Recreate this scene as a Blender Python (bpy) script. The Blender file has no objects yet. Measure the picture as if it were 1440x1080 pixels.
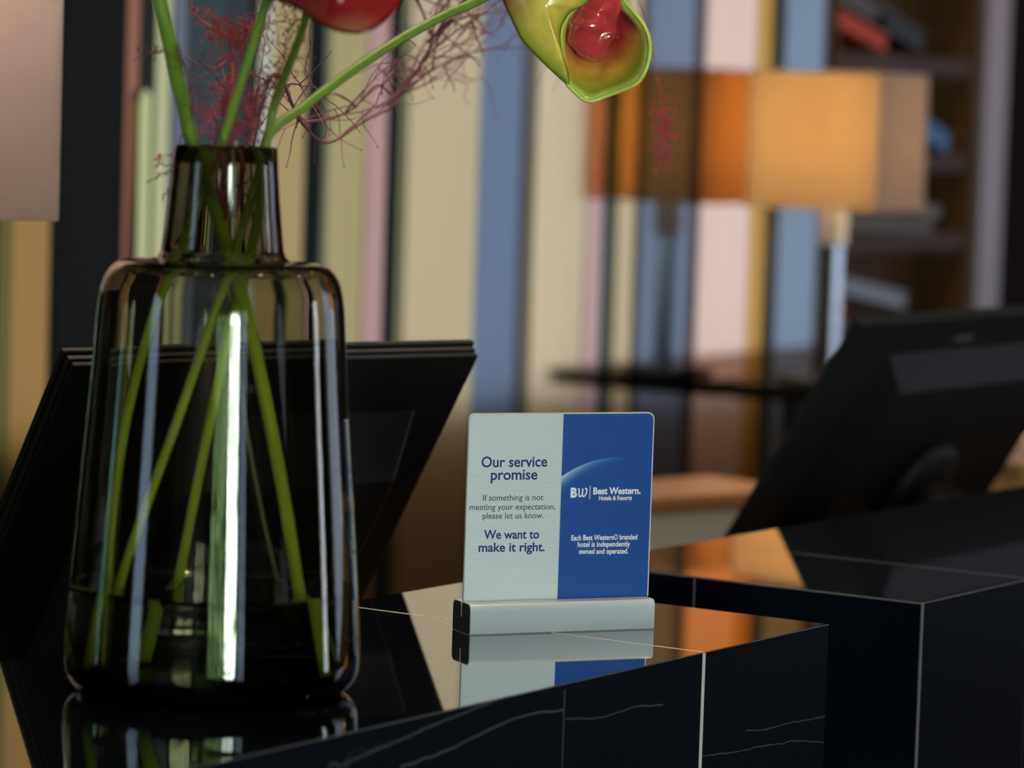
import bpy, bmesh, math, random
from mathutils import Vector, Matrix
random.seed(7)
sc = bpy.context.scene
COL = sc.collection
# ---------------------------------------------------------------- camera
# World frame: X runs along the reception counter, Y from its guest side to the wall behind it, Z up (0 = worktop)
CAM = Vector((0.0, -1.11, 0.348))
FWD = Vector((0.83593, 0.54319, -0.07867)); RGT = Vector((0.5468, -0.83667, 0.03248)); UPV = RGT.cross(FWD)
cd = bpy.data.cameras.new('camera'); cam = bpy.data.objects.new('camera', cd); COL.objects.link(cam)
m = Matrix((RGT, UPV, -FWD)).transposed().to_4x4(); m.translation = CAM
cam.matrix_world = m
cd.sensor_width = 36; cd.lens = 4872.7/1440*36; cd.clip_start = .05; cd.clip_end = 200
cd.dof.use_dof = True; cd.dof.focus_distance = 2.32; cd.dof.aperture_fstop = 6.6
sc.camera = cam
# ---------------------------------------------------------------- world, exposure
sc.view_settings.view_transform = 'Standard'; sc.view_settings.look = 'None'
sc.view_settings.gamma = 1; sc.view_settings.use_curve_mapping = False
sc.view_settings.exposure = 0.0
W = bpy.data.worlds.new('world'); sc.world = W; W.use_nodes = True
W.node_tree.nodes['Background'].inputs[0].default_value = (.75, .85, 1, 1)
W.node_tree.nodes['Background'].inputs[1].default_value = 0.6
def lamp(name, kind, loc, energy, color, size=.1, rot=None):
    l = bpy.data.lights.new(name, kind); l.energy = energy; l.color = color
    if kind == 'SPOT': l.spot_size = math.radians(95); l.spot_blend = .6; l.shadow_soft_size = size
    elif kind == 'POINT': l.shadow_soft_size = size
    o = bpy.data.objects.new(name, l); o.location = loc; COL.objects.link(o)
    if rot: o.rotation_euler = rot
    return o
WARM = (1, .70, .42)
for x, y, e in ((1.2, -1.2, 55), (2.6, -.3, 55), (4.2, -1.2, 50), (2.0, .9, 90), (3.2, 1.0, 90), (4.4, .9, 90), (5.8, .9, 60), (9.0, -2.6, 110), (13.0, -3.0, 150), (16.0, -3.2, 150)):  # beams over desk and far floor are added to brighten the wall reflections
    lamp('spot_beam', 'SPOT', (x, y, 3.0), e, (1, .84, .66) if y == .9 or y == 1.0 else WARM, .03)
# ---------------------------------------------------------------- materials
def mat(name, col, rough=.5, metal=0, **kw):
    m = bpy.data.materials.new(name); m.use_nodes = True
    b = m.node_tree.nodes['Principled BSDF']
    b.inputs['Base Color'].default_value = (*col, 1); b.inputs['Roughness'].default_value = rough
    b.inputs['Metallic'].default_value = metal
    for k, v in kw.items():
        b.inputs[k.replace('_', ' ')].default_value = v
    return m
class NT:
    def __init__(s, m): s.t = m.node_tree; s.b = s.t.nodes['Principled BSDF']
    def n(s, typ, **kw):
        n = s.t.nodes.new(typ)
        for k, v in kw.items(): setattr(n, k, v)
        return n
    def l(s, a, b): s.t.links.new(a, b)
    def math(s, op, a, b=None, c=None):
        n = s.n('ShaderNodeMath', operation=op)
        for i, v in enumerate((a, b, c)):
            if v is None: continue
            if isinstance(v, (int, float)): n.inputs[i].default_value = v
            else: s.l(v, n.inputs[i])
        return n.outputs[0]
    def mix(s, f, a, b):
        n = s.n('ShaderNodeMix', data_type='RGBA')
        for i, v in ((0, f), (6, a), (7, b)):
            if isinstance(v, (int, float)): n.inputs[i].default_value = v
            elif isinstance(v, tuple): n.inputs[i].default_value = (*v, 1)
            else: s.l(v, n.inputs[i])
        return n.outputs[2]
def add_noise(m, scale, amt, coord='Object', bump=0, stretch=(1, 1, 1), bscale=None):
    t = NT(m); tc = t.n('ShaderNodeTexCoord'); mp = t.n('ShaderNodeMapping'); mp.inputs['Scale'].default_value = stretch
    t.l(tc.outputs[coord], mp.inputs[0])
    nz = t.n('ShaderNodeTexNoise'); nz.inputs['Scale'].default_value = scale; nz.inputs['Detail'].default_value = 4
    t.l(mp.outputs[0], nz.inputs[0])
    c = tuple(t.b.inputs['Base Color'].default_value)[:3]
    f = t.math('MULTIPLY_ADD', nz.outputs[0], 1.8, -.4); f.node.use_clamp = True
    t.l(t.mix(f, tuple(k*(1-amt) for k in c), tuple(min(1, k*(1+amt)) for k in c)), t.b.inputs['Base Color'])
    if bump:
        bp = t.n('ShaderNodeBump'); bp.inputs['Strength'].default_value = bump; bp.inputs['Distance'].default_value = .001
        n2 = nz
        if bscale:
            n2 = t.n('ShaderNodeTexNoise'); n2.inputs['Scale'].default_value = bscale; t.l(mp.outputs[0], n2.inputs[0])
        t.l(n2.outputs[0], bp.inputs['Height']); t.l(bp.outputs[0], t.b.inputs['Normal'])
    return m
def emis(name, col, strength):
    m = mat(name, (0, 0, 0)); b = m.node_tree.nodes['Principled BSDF']
    b.inputs['Emission Color'].default_value = (*col, 1); b.inputs['Emission Strength'].default_value = strength
    return m
def marble(name, veins=(), axes=(0, 2), seed=0, base=(.0045, .007, .0115), rough=.035, spec=.8, coat=1.0):
    """black marble with thin pale veins; hand-traced veins run as curves over two world axes"""
    m = mat(name, base, rough); t = NT(m)
    t.b.inputs['Specular IOR Level'].default_value = spec; t.b.inputs['Coat Weight'].default_value = coat; t.b.inputs['Coat IOR'].default_value = 1.6; t.b.inputs['Coat Roughness'].default_value = .02
    g = t.n('ShaderNodeNewGeometry')
    mp = t.n('ShaderNodeMapping'); mp.inputs['Location'].default_value = (seed, seed*.7, 0); t.l(g.outputs['Position'], mp.inputs[0])
    wn = t.n('ShaderNodeTexNoise'); wn.inputs['Scale'].default_value = 5; wn.inputs['Detail'].default_value = 5; t.l(mp.outputs[0], wn.inputs[0])
    wv = t.n('ShaderNodeTexNoise', noise_dimensions='3D'); wv.inputs['Scale'].default_value = 2.2; wv.inputs['Detail'].default_value = 5; wv.inputs['Roughness'].default_value = .55
    t.l(mp.outputs[0], wv.inputs[0])
    d = t.math('ABSOLUTE', t.math('SUBTRACT', wv.outputs[0], .5))
    v = t.math('SUBTRACT', 1, t.math('DIVIDE', d, .0016)); v.node.use_clamp = True
    br = t.math('MULTIPLY_ADD', wn.outputs[0], 4, -2.1); br.node.use_clamp = True
    v = t.math('MULTIPLY', t.math('MULTIPLY', v, br), .35)
    if veins:
        sx = t.n('ShaderNodeSeparateXYZ'); t.l(g.outputs['Position'], sx.inputs[0])
        jn = t.n('ShaderNodeTexNoise'); jn.inputs['Scale'].default_value = 90; jn.inputs['Detail'].default_value = 3; t.l(g.outputs['Position'], jn.inputs[0])
        j = t.math('MULTIPLY_ADD', jn.outputs[0], .0028, -.0014)
        for pts, amp, wd in veins:
            x0, x1 = pts[0][0], pts[-1][0]; y0 = min(p[1] for p in pts)-.002; y1 = max(p[1] for p in pts)+.002
            fx = t.math('DIVIDE', t.math('SUBTRACT', sx.outputs[axes[0]], x0), x1-x0)
            fc = t.n('ShaderNodeFloatCurve'); cu = fc.mapping.curves[0]
            cu.points[0].location = (0, (pts[0][1]-y0)/(y1-y0)); cu.points[1].location = (1, (pts[-1][1]-y0)/(y1-y0))
            for p in pts[1:-1]: cu.points.new((p[0]-x0)/(x1-x0), (p[1]-y0)/(y1-y0))
            for p in cu.points: p.handle_type = 'VECTOR'
            fc.mapping.update(); t.l(fx, fc.inputs['Value'])
            yy = t.math('MULTIPLY_ADD', fc.outputs[0], y1-y0, y0)
            dd = t.math('ABSOLUTE', t.math('ADD', t.math('SUBTRACT', sx.outputs[axes[1]], yy), j))
            a = t.math('SUBTRACT', 1, t.math('DIVIDE', dd, wd)); a.node.use_clamp = True
            inside = t.math('MULTIPLY', t.math('GREATER_THAN', fx, 0), t.math('LESS_THAN', fx, 1))
            v = t.math('MAXIMUM', v, t.math('MULTIPLY', t.math('MULTIPLY', a, inside), amp))
    bc = t.mix(wn.outputs[0], tuple(k*.8 for k in base), tuple(k*1.2 for k in base))
    t.l(t.mix(v, bc, (.36, .34, .30)), t.b.inputs['Base Color'])
    return m
# ---------------------------------------------------------------- object helpers
def link(name, me, m=None, parent=None, smooth=False):
    o = bpy.data.objects.new(name, me); COL.objects.link(o)
    if m is not None: me.materials.append(m)
    if parent is not None: o.parent = parent
    if smooth:
        for p in me.polygons: p.use_smooth = True
    return o
def tag(o, label=None, cat=None, group=None, kind=None):
    if label: o['label'] = label
    if cat: o['category'] = cat
    if group: o['group'] = group
    if kind: o['kind'] = kind
    return o
def empty(name, loc=(0, 0, 0), rz=0, **kw):
    o = bpy.data.objects.new(name, None); COL.objects.link(o); o.location = loc; o.rotation_euler = (0, 0, rz)
    o.empty_display_size = .02
    return tag(o, **kw)
def box_bm(bm, a, b, bevel=0, M=None, seg=2):
    r = bmesh.ops.create_cube(bm, size=1); vs = r['verts']
    a, b = Vector(a), Vector(b)
    for v in vs: v.co = Vector(((a.x+b.x)/2 + v.co.x*(b.x-a.x), (a.y+b.y)/2 + v.co.y*(b.y-a.y), (a.z+b.z)/2 + v.co.z*(b.z-a.z)))
    if bevel:
        es = list({e for v in vs for e in v.link_edges})
        r2 = bmesh.ops.bevel(bm, geom=es, offset=bevel, segments=seg, affect='EDGES', profile=.5)
        vs = [v for v in bm.verts if v in set(r2['verts']) or v in set(vs) and v.is_valid]
    if M is not None:
        for v in set(vs):
            if v.is_valid: v.co = M @ v.co
def finish(name, bm, m, parent=None, smooth=False):
    me = bpy.data.meshes.new(name); bmesh.ops.recalc_face_normals(bm, faces=bm.faces); bm.to_mesh(me); bm.free()
    return link(name, me, m, parent, smooth)
def box(name, a, b, m, parent=None, bevel=0, M=None):
    bm = bmesh.new(); box_bm(bm, a, b, bevel)
    if M is not None: bm.transform(M)
    return finish(name, bm, m, parent)
def lathe_bm(bm, prof, n=96, closed=False):
    rings = []
    for r, z in prof:
        if r < 1e-6: rings.append([bm.verts.new((0, 0, z))])
        else: rings.append([bm.verts.new((r*math.cos(2*math.pi*i/n), r*math.sin(2*math.pi*i/n), z)) for i in range(n)])
    for k in range(len(rings)-1):
        A, B = rings[k], rings[k+1]
        for i in range(n):
            j = (i+1) % n
            if len(A) == 1 and len(B) == 1: continue
            if len(A) == 1: bm.faces.new((A[0], B[i], B[j]))
            elif len(B) == 1: bm.faces.new((A[i], A[j], B[0]))
            else: bm.faces.new((A[i], A[j], B[j], B[i]))
def lathe(name, prof, m, parent=None, n=96, loc=None):
    bm = bmesh.new(); lathe_bm(bm, prof, n); o = finish(name, bm, m, parent, True)
    if loc: o.location = loc
    return o
def spline(pts, k=6):
    """Catmull-Rom through the points"""
    P = [Vector(p) for p in pts]; P = [2*P[0]-P[1]] + P + [2*P[-1]-P[-2]]; out = []
    for i in range(1, len(P)-2):
        for j in range(k):
            t = j/k; a, b, c, d = P[i-1], P[i], P[i+1], P[i+2]
            out.append(.5*((2*b)+(c-a)*t+(2*a-5*b+4*c-d)*t*t+(3*b-a-3*c+d)*t**3))
    out.append(P[-2]); return out
def tube_bm(bm, pts, r, n=6, cap=True):
    L = len(pts); rings = []
    rr = r if callable(r) else (lambda t: r)
    up = Vector((.3, .5, .8))
    for i, p in enumerate(pts):
        d = (pts[min(i+1, L-1)]-pts[max(i-1, 0)])
        if d.length < 1e-9: d = Vector((0, 0, 1))
        d.normalize(); a = d.cross(up)
        if a.length < .05: a = d.cross(Vector((1, 0, 0)))
        a.normalize(); b = d.cross(a); R = rr(i/(L-1))
        rings.append([bm.verts.new(p + a*R*math.cos(2*math.pi*k/n) + b*R*math.sin(2*math.pi*k/n)) for k in range(n)])
    for A, B in zip(rings, rings[1:]):
        for k in range(n): bm.faces.new((A[k], A[(k+1) % n], B[(k+1) % n], B[k]))
    if cap:
        bm.faces.new(rings[0][::-1]); bm.faces.new(rings[-1])
def tube(name, pts, r, m, parent=None, n=10):
    bm = bmesh.new(); tube_bm(bm, pts, r, n); return finish(name, bm, m, parent, True)
def struct(o): o['kind'] = 'structure'; return o

# ================================================================ the room
FLOOR, CEIL, FRONT, BACK, LEFT, RIGHT = -1.12, 3.1, -4.75, 1.8, -6.5, 24.0
m_floor = add_noise(mat('floor_carpet', (.125, .075, .028), .85, 0, Specular_IOR_Level=.05), 3, .25, stretch=(1, 8, 1))
m_ceil = mat('ceiling_paint', (.16, .13, .11), .8)
m_dark = add_noise(mat('dark_wall', (.018, .014, .012), .5), 6, .2)
struct(box('floor', (LEFT, FRONT, FLOOR-.1), (RIGHT, 2.3, FLOOR), m_floor))
struct(box('ceiling', (LEFT, FRONT, CEIL), (RIGHT, 2.3, CEIL+.1), m_ceil))
struct(box('wall_left', (LEFT-.1, FRONT, FLOOR), (LEFT, 2.3, CEIL), m_dark))
struct(box('wall_right', (RIGHT, FRONT, FLOOR), (RIGHT+.1, 2.3, CEIL), m_dark))
struct(box('wall_front', (LEFT, FRONT-.12, FLOOR), (RIGHT, FRONT-.02, CEIL), m_dark))

def window(n, x0, x1, z0, z1, m, y=FRONT, bars=0, frame=.05):
    w = struct(empty('window_%d' % n, ((x0+x1)/2, y, z0)))
    s = 1 if y < 0 else -1
    def loc(a, b, mm, nm):
        o = box(nm, (a[0]-(x0+x1)/2, min(a[1], b[1]), a[2]-z0), (b[0]-(x0+x1)/2, max(a[1], b[1]), b[2]-z0), mm, w)
        return o
    loc((x0, -.01*s, z0), (x1, .005*s, z1), m, 'pane')
    mf = m_frame
    loc((x0-frame, 0, z0), (x0, .05*s, z1), mf, 'jamb'); loc((x1, 0, z0), (x1+frame, .05*s, z1), mf, 'jamb')
    loc((x0-frame, 0, z1), (x1+frame, .05*s, z1+frame), mf, 'head_rail')
    for i in range(bars):
        xx = x0+(x1-x0)*(i+1)/(bars+1)
        loc((xx-.02, .005*s, z0), (xx+.02, .04*s, z1), mf, 'mullion')
    return w
m_frame = mat('window_frame', (.02, .02, .022), .4)
m_day = emis('daylit_pane', (.93, .97, 1.0), 47)
m_amber = emis('added_amber_glow', (1.05, .47, .13), 1.0)  # unseen glow added for the orange reflection in the counter tops
SHEER = (1.10, 1.28, 1.62)
m_sheer = emis('daylight_through_sheers', SHEER, 1.0)
m_sky = emis('daylit_pane_blue', (.55, .75, 1.0), 3.0)
m_nar = emis('narrow_daylit_pane', (.85, .93, 1.0), 7)
m_green = emis('garden_pane', (.5, .9, .25), 4.5); t = NT(m_green)
tc = t.n('ShaderNodeNewGeometry'); nz = t.n('ShaderNodeTexNoise'); nz.inputs['Scale'].default_value = 5; nz.inputs['Detail'].default_value = 6
t.l(tc.outputs['Position'], nz.inputs[0]); rp = t.n('ShaderNodeValToRGB'); t.l(nz.outputs[0], rp.inputs[0])
e = rp.color_ramp.elements; e[0].position = .38; e[0].color = (.03, .07, .03, 1); e[1].position = .6; e[1].color = (.75, 1, .6, 1)
k = e.new(.5); k.color = (.25, .5, .12, 1); t.l(rp.outputs[0], t.b.inputs['Emission Color'])
t = NT(m_day); tc = t.n('ShaderNodeNewGeometry'); nz = t.n('ShaderNodeTexNoise'); nz.inputs['Scale'].default_value = 4.5; nz.inputs['Detail'].default_value = 7; nz.inputs['Roughness'].default_value = .65
t.l(tc.outputs['Position'], nz.inputs[0]); rp = t.n('ShaderNodeValToRGB'); t.l(nz.outputs[0], rp.inputs[0])   # foliage in front of the bright sky outside
e = rp.color_ramp.elements; e[0].position = .40; e[0].color = (.05, .09, .05, 1); e[1].position = .50; e[1].color = (.93, .97, 1, 1)
k = e.new(.45); k.color = (.25, .42, .2, 1); t.l(rp.outputs[0], t.b.inputs['Emission Color'])
window(1, -2.98, -1.80, FLOOR+.05, 1.25, m_day, bars=1)
window(2, -5.6, -3.1, FLOOR+.05, 1.25, m_green, bars=2)
window(3, -1.62, -1.0, FLOOR+.05, 1.25, m_sky, bars=2)
window(4, 6.3, 7.1, FLOOR+.05, 1.4, m_nar, bars=1)
window(5, 10.2, 15.3, FLOOR+.02, 2.95, m_sheer, bars=0)
window(7, 15.4, 23.6, FLOOR+.02, 1.27, m_sheer, bars=0)
window(8, 15.4, 23.6, 1.36, 3.0, m_amber, bars=0)  # no window: the added amber glow above the far panes
window(6, -2.9, -1.3, FLOOR+.4, 1.3, m_sky, y=BACK-.02)
# ---- wall behind the desks: glossy, tinted vertical panels
XS = [2.2, 3.281, 3.311, 3.382, 3.396, 3.526, 3.552, 3.586, 3.616, 3.624, 3.654, 3.722, 3.730, 3.79, 3.810, 3.843, 3.923, 3.964,
      3.979, 4.069, 4.118, 4.154, 4.173, 4.357, 4.370, 4.479, 4.503, 4.524, 4.676, 4.721, 4.751, 4.769, 4.820, 4.849,
      5.000, 5.033, 5.205, 5.262, 5.307, 5.448, 5.478]
CS = [(14,16,16), (105,100,54), (160,128,74), (24,24,20), (19,21,19), (150,104,88), (40,48,48), (190,192,150), (40,90,75), (104,108,124), (52,62,68), (50,80,80),
      (46,54,60), (34,36,44), (184,190,176), (172,152,104), (10,20,20), (110,118,88), (170,160,112), (184,150,148), (8,18,18), (122,124,92),
      (196,180,146), (120,132,136), (104,122,150), (78,72,82), (112,108,62), (212,196,164), (212,180,178), (44,66,74), (110,110,62), (214,196,160),
      (64,62,40), (112,126,152), (66,52,50), (232,204,192), (190,146,44), (44,44,38), (116,136,160), (70,56,64)]
def s2l(c): return tuple(((v/255+.055)/1.055)**2.4 if v > 10 else v/255/12.92 for v in c)
wall = struct(empty('wall_back', (0, BACK, FLOOR)))
box('wall_backing', (LEFT, .012, 0), (5.478, .12, CEIL-FLOOR), m_dark, wall)
box('wall_end', (6.19, -.0, 0), (RIGHT, .12, CEIL-FLOOR), add_noise(mat('dark_brown_wall', (.010, .005, .004), .7, 0, Specular_IOR_Level=.05), 4, .2), wall)
box('niche_back_lining', (5.478, .122, 0), (6.19, .22, CEIL-FLOOR), m_dark, wall)
for i, c in enumerate(CS):
    lin = s2l(c)
    mm = bpy.data.materials.get('panel_%d_%d_%d' % c)
    if mm is None:
        mm = mat('panel_%d_%d_%d' % c, tuple(min(.95, .86*v/k) for v, k in zip(lin, SHEER)), .09, 1.0)
        if max(lin) < .045: mm.node_tree.nodes['Principled BSDF'].inputs['Base Color'].default_value = (lin[0]*1.1, lin[1]*.95, lin[2]*.75, 1)
        add_noise(mm, 14, .05, stretch=(2, 2, .25))
        if max(lin) < .045:   # the near-black panels are plain dark glass
            q = NT(mm).b; q.inputs['Metallic'].default_value = 0; q.inputs['Specular IOR Level'].default_value = .03
    x0, x1 = XS[i], XS[i+1]
    dep = .010 + .0015*(i % 3 == 1)
    box('wall_panel', (x0+.0004, -.002 - (dep-.010), 0), (x1-.0004, .010, CEIL-FLOOR), mm, wall)
# further panels towards the left end, all outside the picture
x = 2.2
while x > -1.0:
    w_ = random.choice((.05, .09, .13, .19)); c = random.choice(CS[4:5]+CS[10:13]+CS[18:19])
    box('wall_panel', (x-w_+.0004, -.002, 0), (x-.0004, .01, CEIL-FLOOR), bpy.data.materials['panel_%d_%d_%d' % c], wall); x -= w_
# reflection on the dark panel beside the rust one, built as a slim rounded strip
bm = bmesh.new(); hw = .011; pts = [(-hw, -1.4)] + [(hw*math.cos(a), .345+hw*1.3*math.sin(a)) for a in [math.pi*(1-k/10) for k in range(11)]] + [(hw, -1.4)]
vs = [bm.verts.new((px, 0, pz)) for px, pz in pts]; f = bm.faces.new(vs)
r = bmesh.ops.extrude_face_region(bm, geom=[f]); bmesh.ops.translate(bm, vec=(0, -.008, 0), verts=[v for v in r['geom'] if isinstance(v, bmesh.types.BMVert)])
o = finish('reflection_strip', bm, mat('cream_reflection', s2l((176, 172, 116)), .1, 1.0), wall); o.location = (3.5585, -.002, 1.12)
o['label'] = 'cream reflection with a rounded top end, built as a strip'
# ---------------------------------------------------------------- brochure niche in the wall
m_walnut = add_noise(mat('walnut', (.10, .048, .018), .6, 0, Specular_IOR_Level=.2), 8, .3, stretch=(1, 1, .15))
m_shelf = add_noise(mat('shelf_edge', (.075, .045, .042), .6, 0, Specular_IOR_Level=.2), 8, .2)
rack = empty('brochure_rack', (5.478, BACK, FLOOR), label='dark walnut brochure rack recessed in the wall right of the glowing lamp', cat='shelf unit')
NX = .594
box('back_panel', (0, .105, 0), (NX, .12, CEIL-FLOOR), m_walnut, rack)
box('side_panel', (0, -.01, 0), (.012, .105, CEIL-FLOOR), m_walnut, rack)
box('side_panel', (NX-.015, 0, 0), (NX, .105, CEIL-FLOOR), m_walnut, rack)
SH = [.62, .455, .275, .125, -.04]
for z in SH: box('shelf', (.012, .0, z-.018-FLOOR), (NX-.02, .105, z+.018-FLOOR), m_shelf, rack, .002)
m_post = mat('satin_metal', (.30, .25, .26), .4, .5)
pp = box('metal_trim', (0, -.02, 0), (.1, .0, CEIL-FLOOR), m_post, None); pp.name = 'trim_1'; pp.location = (6.078, BACK, FLOOR); struct(pp)
def booklet(label, x, z, L, th, tilt, col, dep=.09, group=None, z_off=0):
    mb = add_noise(mat('booklet_cover', s2l(col), .35), 30, .15)
    o = empty('brochure', (x, BACK+.05, z), label=label, cat='brochure', group='brochures on the rack shelves')
    M = Matrix.Rotation(tilt, 4, 'Y')
    box('cover', (-L/2, -dep/2, 0), (L/2, dep/2, th*.12), mb, o, M=M)
    box('pages', (-L/2+.002, -dep/2+.002, th*.12), (L/2-.002, dep/2-.003, th*.88), mat('paper', tuple(min(1, k*1.1+.02) for k in s2l(col)), .7), o, M=M)
    box('cover', (-L/2, -dep/2, th*.88), (L/2, dep/2, th), mb, o, M=M)
    return o
booklet('orange-red brochure leaning on the upper shelf of the rack', 5.60, .50, .22, .03, .22, (190, 55, 18))
booklet('grey brochure leaning on the orange-red brochure', 5.60, .545, .22, .028, .22, (82, 78, 82))
booklet('dark navy brochure on the upper shelf beside the grey one', 5.76, .505, .20, .035, .25, (16, 34, 48))
booklet('blue brochure on the shelf just right of the glowing lampshade', 5.92, .312, .12, .035, .3, (60, 120, 180))
booklet('grey leaflet stack on the shelf below the lampshade', 5.72, .148, .42, .03, 0.02, (92, 84, 80))
booklet('folded grey leaflet lying on the grey leaflet stack', 5.88, .18, .16, .02, .12, (120, 108, 104))
booklet('pale blue-grey brochure on the lowest visible shelf', 5.70, .02, .26, .03, .14, (140, 150, 168))
booklet('orange brochure at the left end of the lowest visible shelf', 5.555, -.02, .06, .045, .0, (170, 90, 50))
# ---------------------------------------------------------------- black credenza, lamp
m_blk = add_noise(mat('black_lacquer', (.008, .008, .009), .25), 5, .2)
cz = empty('wall_shelf', (5.14, 1.44, -.128), label='slim black wall shelf carrying the glowing lamp', cat='shelf')
H = -.10-FLOOR
box('board', (0, 0, 0), (1.95, .348, .028), m_blk, cz, .002)
for xx in (.25, 1.0, 1.7):
    box('bracket', (xx, .06, -.012), (xx+.03, .348, -.0002), m_blk, cz); box('bracket', (xx, .335, -.14), (xx+.03, .348, -.0125), m_blk, cz)
def shade_mat(name, col, trans, em=0):
    m = mat(name, col, .9); t = NT(m)
    tr = t.n('ShaderNodeBsdfTranslucent'); tr.inputs[0].default_value = (*trans, 1)
    mx = t.n('ShaderNodeMixShader'); mx.inputs[0].default_value = .5
    out = t.t.nodes['Material Output']; t.l(t.b.outputs[0], mx.inputs[1]); t.l(tr.outputs[0], mx.inputs[2]); t.l(mx.outputs[0], out.inputs[0])
    t.b.inputs['Specular IOR Level'].default_value = .1
    add_noise(m, 900, .06, bump=.2)
    return m
def box_shade(parent, w, d, z0, z1, m, m2, th=.0025):
    sh = None
    for i, (a, b) in enumerate((((-w/2, -d/2+th), (-w/2+th, d/2-th)), ((w/2-th, -d/2+th), (w/2, d/2-th)), ((-w/2, -d/2), (w/2, -d/2+th)), ((-w/2, d/2-th), (w/2, d/2)))):
        o = box('shade_panel', (a[0], a[1], z0), (b[0], b[1], z1), m2 if i == 2 else m, parent)
    return o
lt = empty('table_lamp', (5.205, 1.635, -.10), label='glowing table lamp with an amber box shade on the slim black wall shelf', cat='lamp', group='table lamps with box shades')
box('base', (-.055, -.07, 0), (.055, .07, .015), mat('chrome_base', (.5, .5, .52), .25, 1), lt, .003)
box('stem', (-.013, -.013, .015), (.013, .013, .36), mat('brushed_stem', (.62, .66, .72), .25, 1), lt, .002)
box('stem_collar', (-.018, -.018, .24), (.018, .018, .315), mat('ivory_collar', (.75, .74, .68), .4), lt, .002)
box_shade(lt, .17, .25, .300, .530, shade_mat('warm_linen', (.50, .42, .33), (.72, .56, .34)), shade_mat('beige_dim_linen', (.72, .58, .50), (.30, .23, .17)))  # guest-side panel's weaker glow is put into its own linen colour
lathe('bulb', [(0, .34), (.012, .345), (.014, .37), (.03, .40), (.033, .425), (.025, .45), (0, .462)], emis('bulb_glow', (1, .66, .32), 12), lt, 24)
lamp('lampshade_light', 'POINT', (5.220, 1.635, .315), 8.6, (1, .78, .49), .045)
box('diffuser_disc', (-.08, -.12, .526), (.08, .12, .528), mat('diffuser', (.8, .7, .5), .6), lt)
ls = empty('table_lamp', (2.072, .870, -.3495), math.radians(45), label='table lamp with a pale pinkish linen shade at the left edge', cat='lamp', group='table lamps with box shades')
box('base', (-.07, -.07, 0), (.07, .07, .015), bpy.data.materials['chrome_base'], ls, .003)
box('stem', (-.014, -.014, .015), (.014, .014, .62), bpy.data.materials['brushed_stem'], ls, .002)
gl = shade_mat('grey_linen', (.86, .74, .70), (.5, .42, .38)); box_shade(ls, .20, .30, .598, .93, gl, gl)
lamp('lampshade_light', 'POINT', (2.075, .866, .50), 4.6, (1, .86, .76), .05)  # added inside the pale shade to brighten it; no bulb there
# ---------------------------------------------------------------- pale pedestal cabinet behind the second counter
m_pale = mat('pale_laminate', (.62, .76, .82), .45); m_wtop = add_noise(mat('oak_top', (.42, .24, .13), .3), 9, .25, stretch=(.3, 3, 1))
pc = empty('drawer_unit', (3.395, .979, -.35), math.radians(-15.9), label='low pale grey drawer unit with a wooden top, standing on the staff desk', cat='drawers')
box('body', (.004, .014, 0), (.336, .15, .232), m_pale, pc)
for k in range(2): box('drawer_front', (.003, 0, .006+k*.114), (.337, .014, .116+k*.114), m_pale, pc, .001)
box('top', (0, -.003, .232), (.34, .153, .25), m_wtop, pc, .002)
# low black cabinet with papers, far right
lc = empty('low_cabinet', (3.78, .56, FLOOR), label='low black cabinet behind the right monitor, papers on it', cat='cabinet')
box('body', (.01, .01, .05), (.49, .3, H-.015), m_blk, lc); box('top', (0, 0, H-.015), (.50, .31, H), m_blk, lc, .002); box('plinth', (.03, .03, 0), (.47, .28, .05), m_blk, lc)
def papers(label, x, y, z, wx, wy, th, col, rz=0):
    p = empty('paper_stack', (x, y, z), rz, label=label, cat='papers', group='papers behind the right monitor')
    mp = add_noise(mat('paper_sheets', s2l(col), .7), 300, .12, stretch=(.1, .1, 20))
    n = 3
    for k in range(n):
        a = random.uniform(-.03, .03)
        box('sheaf', (-wx/2, -wy/2, th*k/n), (wx/2, wy/2, th*(k+1)/n-.0006), mp, p, M=Matrix.Rotation(a, 4, 'Z'))
    return p
papers('tan folder stack at the right edge behind the right monitor', 3.95, .71, -.10, .30, .22, .045, (190, 160, 112), .1)
papers('white paper stack on the tan folder stack', 3.93, .71, -.055, .26, .18, .03, (235, 210, 195), -.1)
papers('green notepad on the white paper stack', 3.99, .71, -.025, .16, .15, .014, (20, 150, 100), .2)
papers('beige envelope pack lying on top of the green notepad', 3.97, .71, -.011, .22, .16, .02, (180, 175, 150), 0)
# ---------------------------------------------------------------- counters
V = [([(1.5468,-.0177),(1.5793,-.0134),(1.6135,-.01),(1.6486,-.0056),(1.6841,-.0022),(1.703,-.0005)], .20, .0009),
     ([(1.6045,-.0269),(1.6496,-.0241),(1.6851,-.0188),(1.7224,-.0144),(1.7451,-.0139),(1.7776,-.0163)], .26, .0008),
     ([(1.7801,-.0221),(1.8219,-.0267),(1.8422,-.0255),(1.8628,-.025),(1.8974,-.0282)], .22, .0006),
     ([(2.0084,-.0594),(2.0321,-.0623),(2.066,-.0626),(2.1208,-.0647)], .24, .0005),
     ([(1.9496,-.069),(1.9998,-.0721),(2.0671,-.0753),(2.0875,-.0771),(2.1208,-.083)], .2, .0006)]
DEP = .2981
m_top = marble('marble_top', seed=3.3); m_front = marble('marble_front', V, seed=1.1, spec=.02, rough=.3, coat=0, base=(.0024, .0044, .0086)); m_side = marble('marble_side', seed=4.7, spec=.02, rough=.3, coat=0, base=(.0024, .0044, .0086))
m_grout = mat('pale_joint', (.85, .80, .72), .5); m_gdark = mat('grey_joint', (.09, .095, .11), .5)
m_gmid = mat('mid_joint', (.17, .17, .175), .5)
m_gbright = mat('mitred_joint', (.55, .60, .60), .4)
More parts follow.
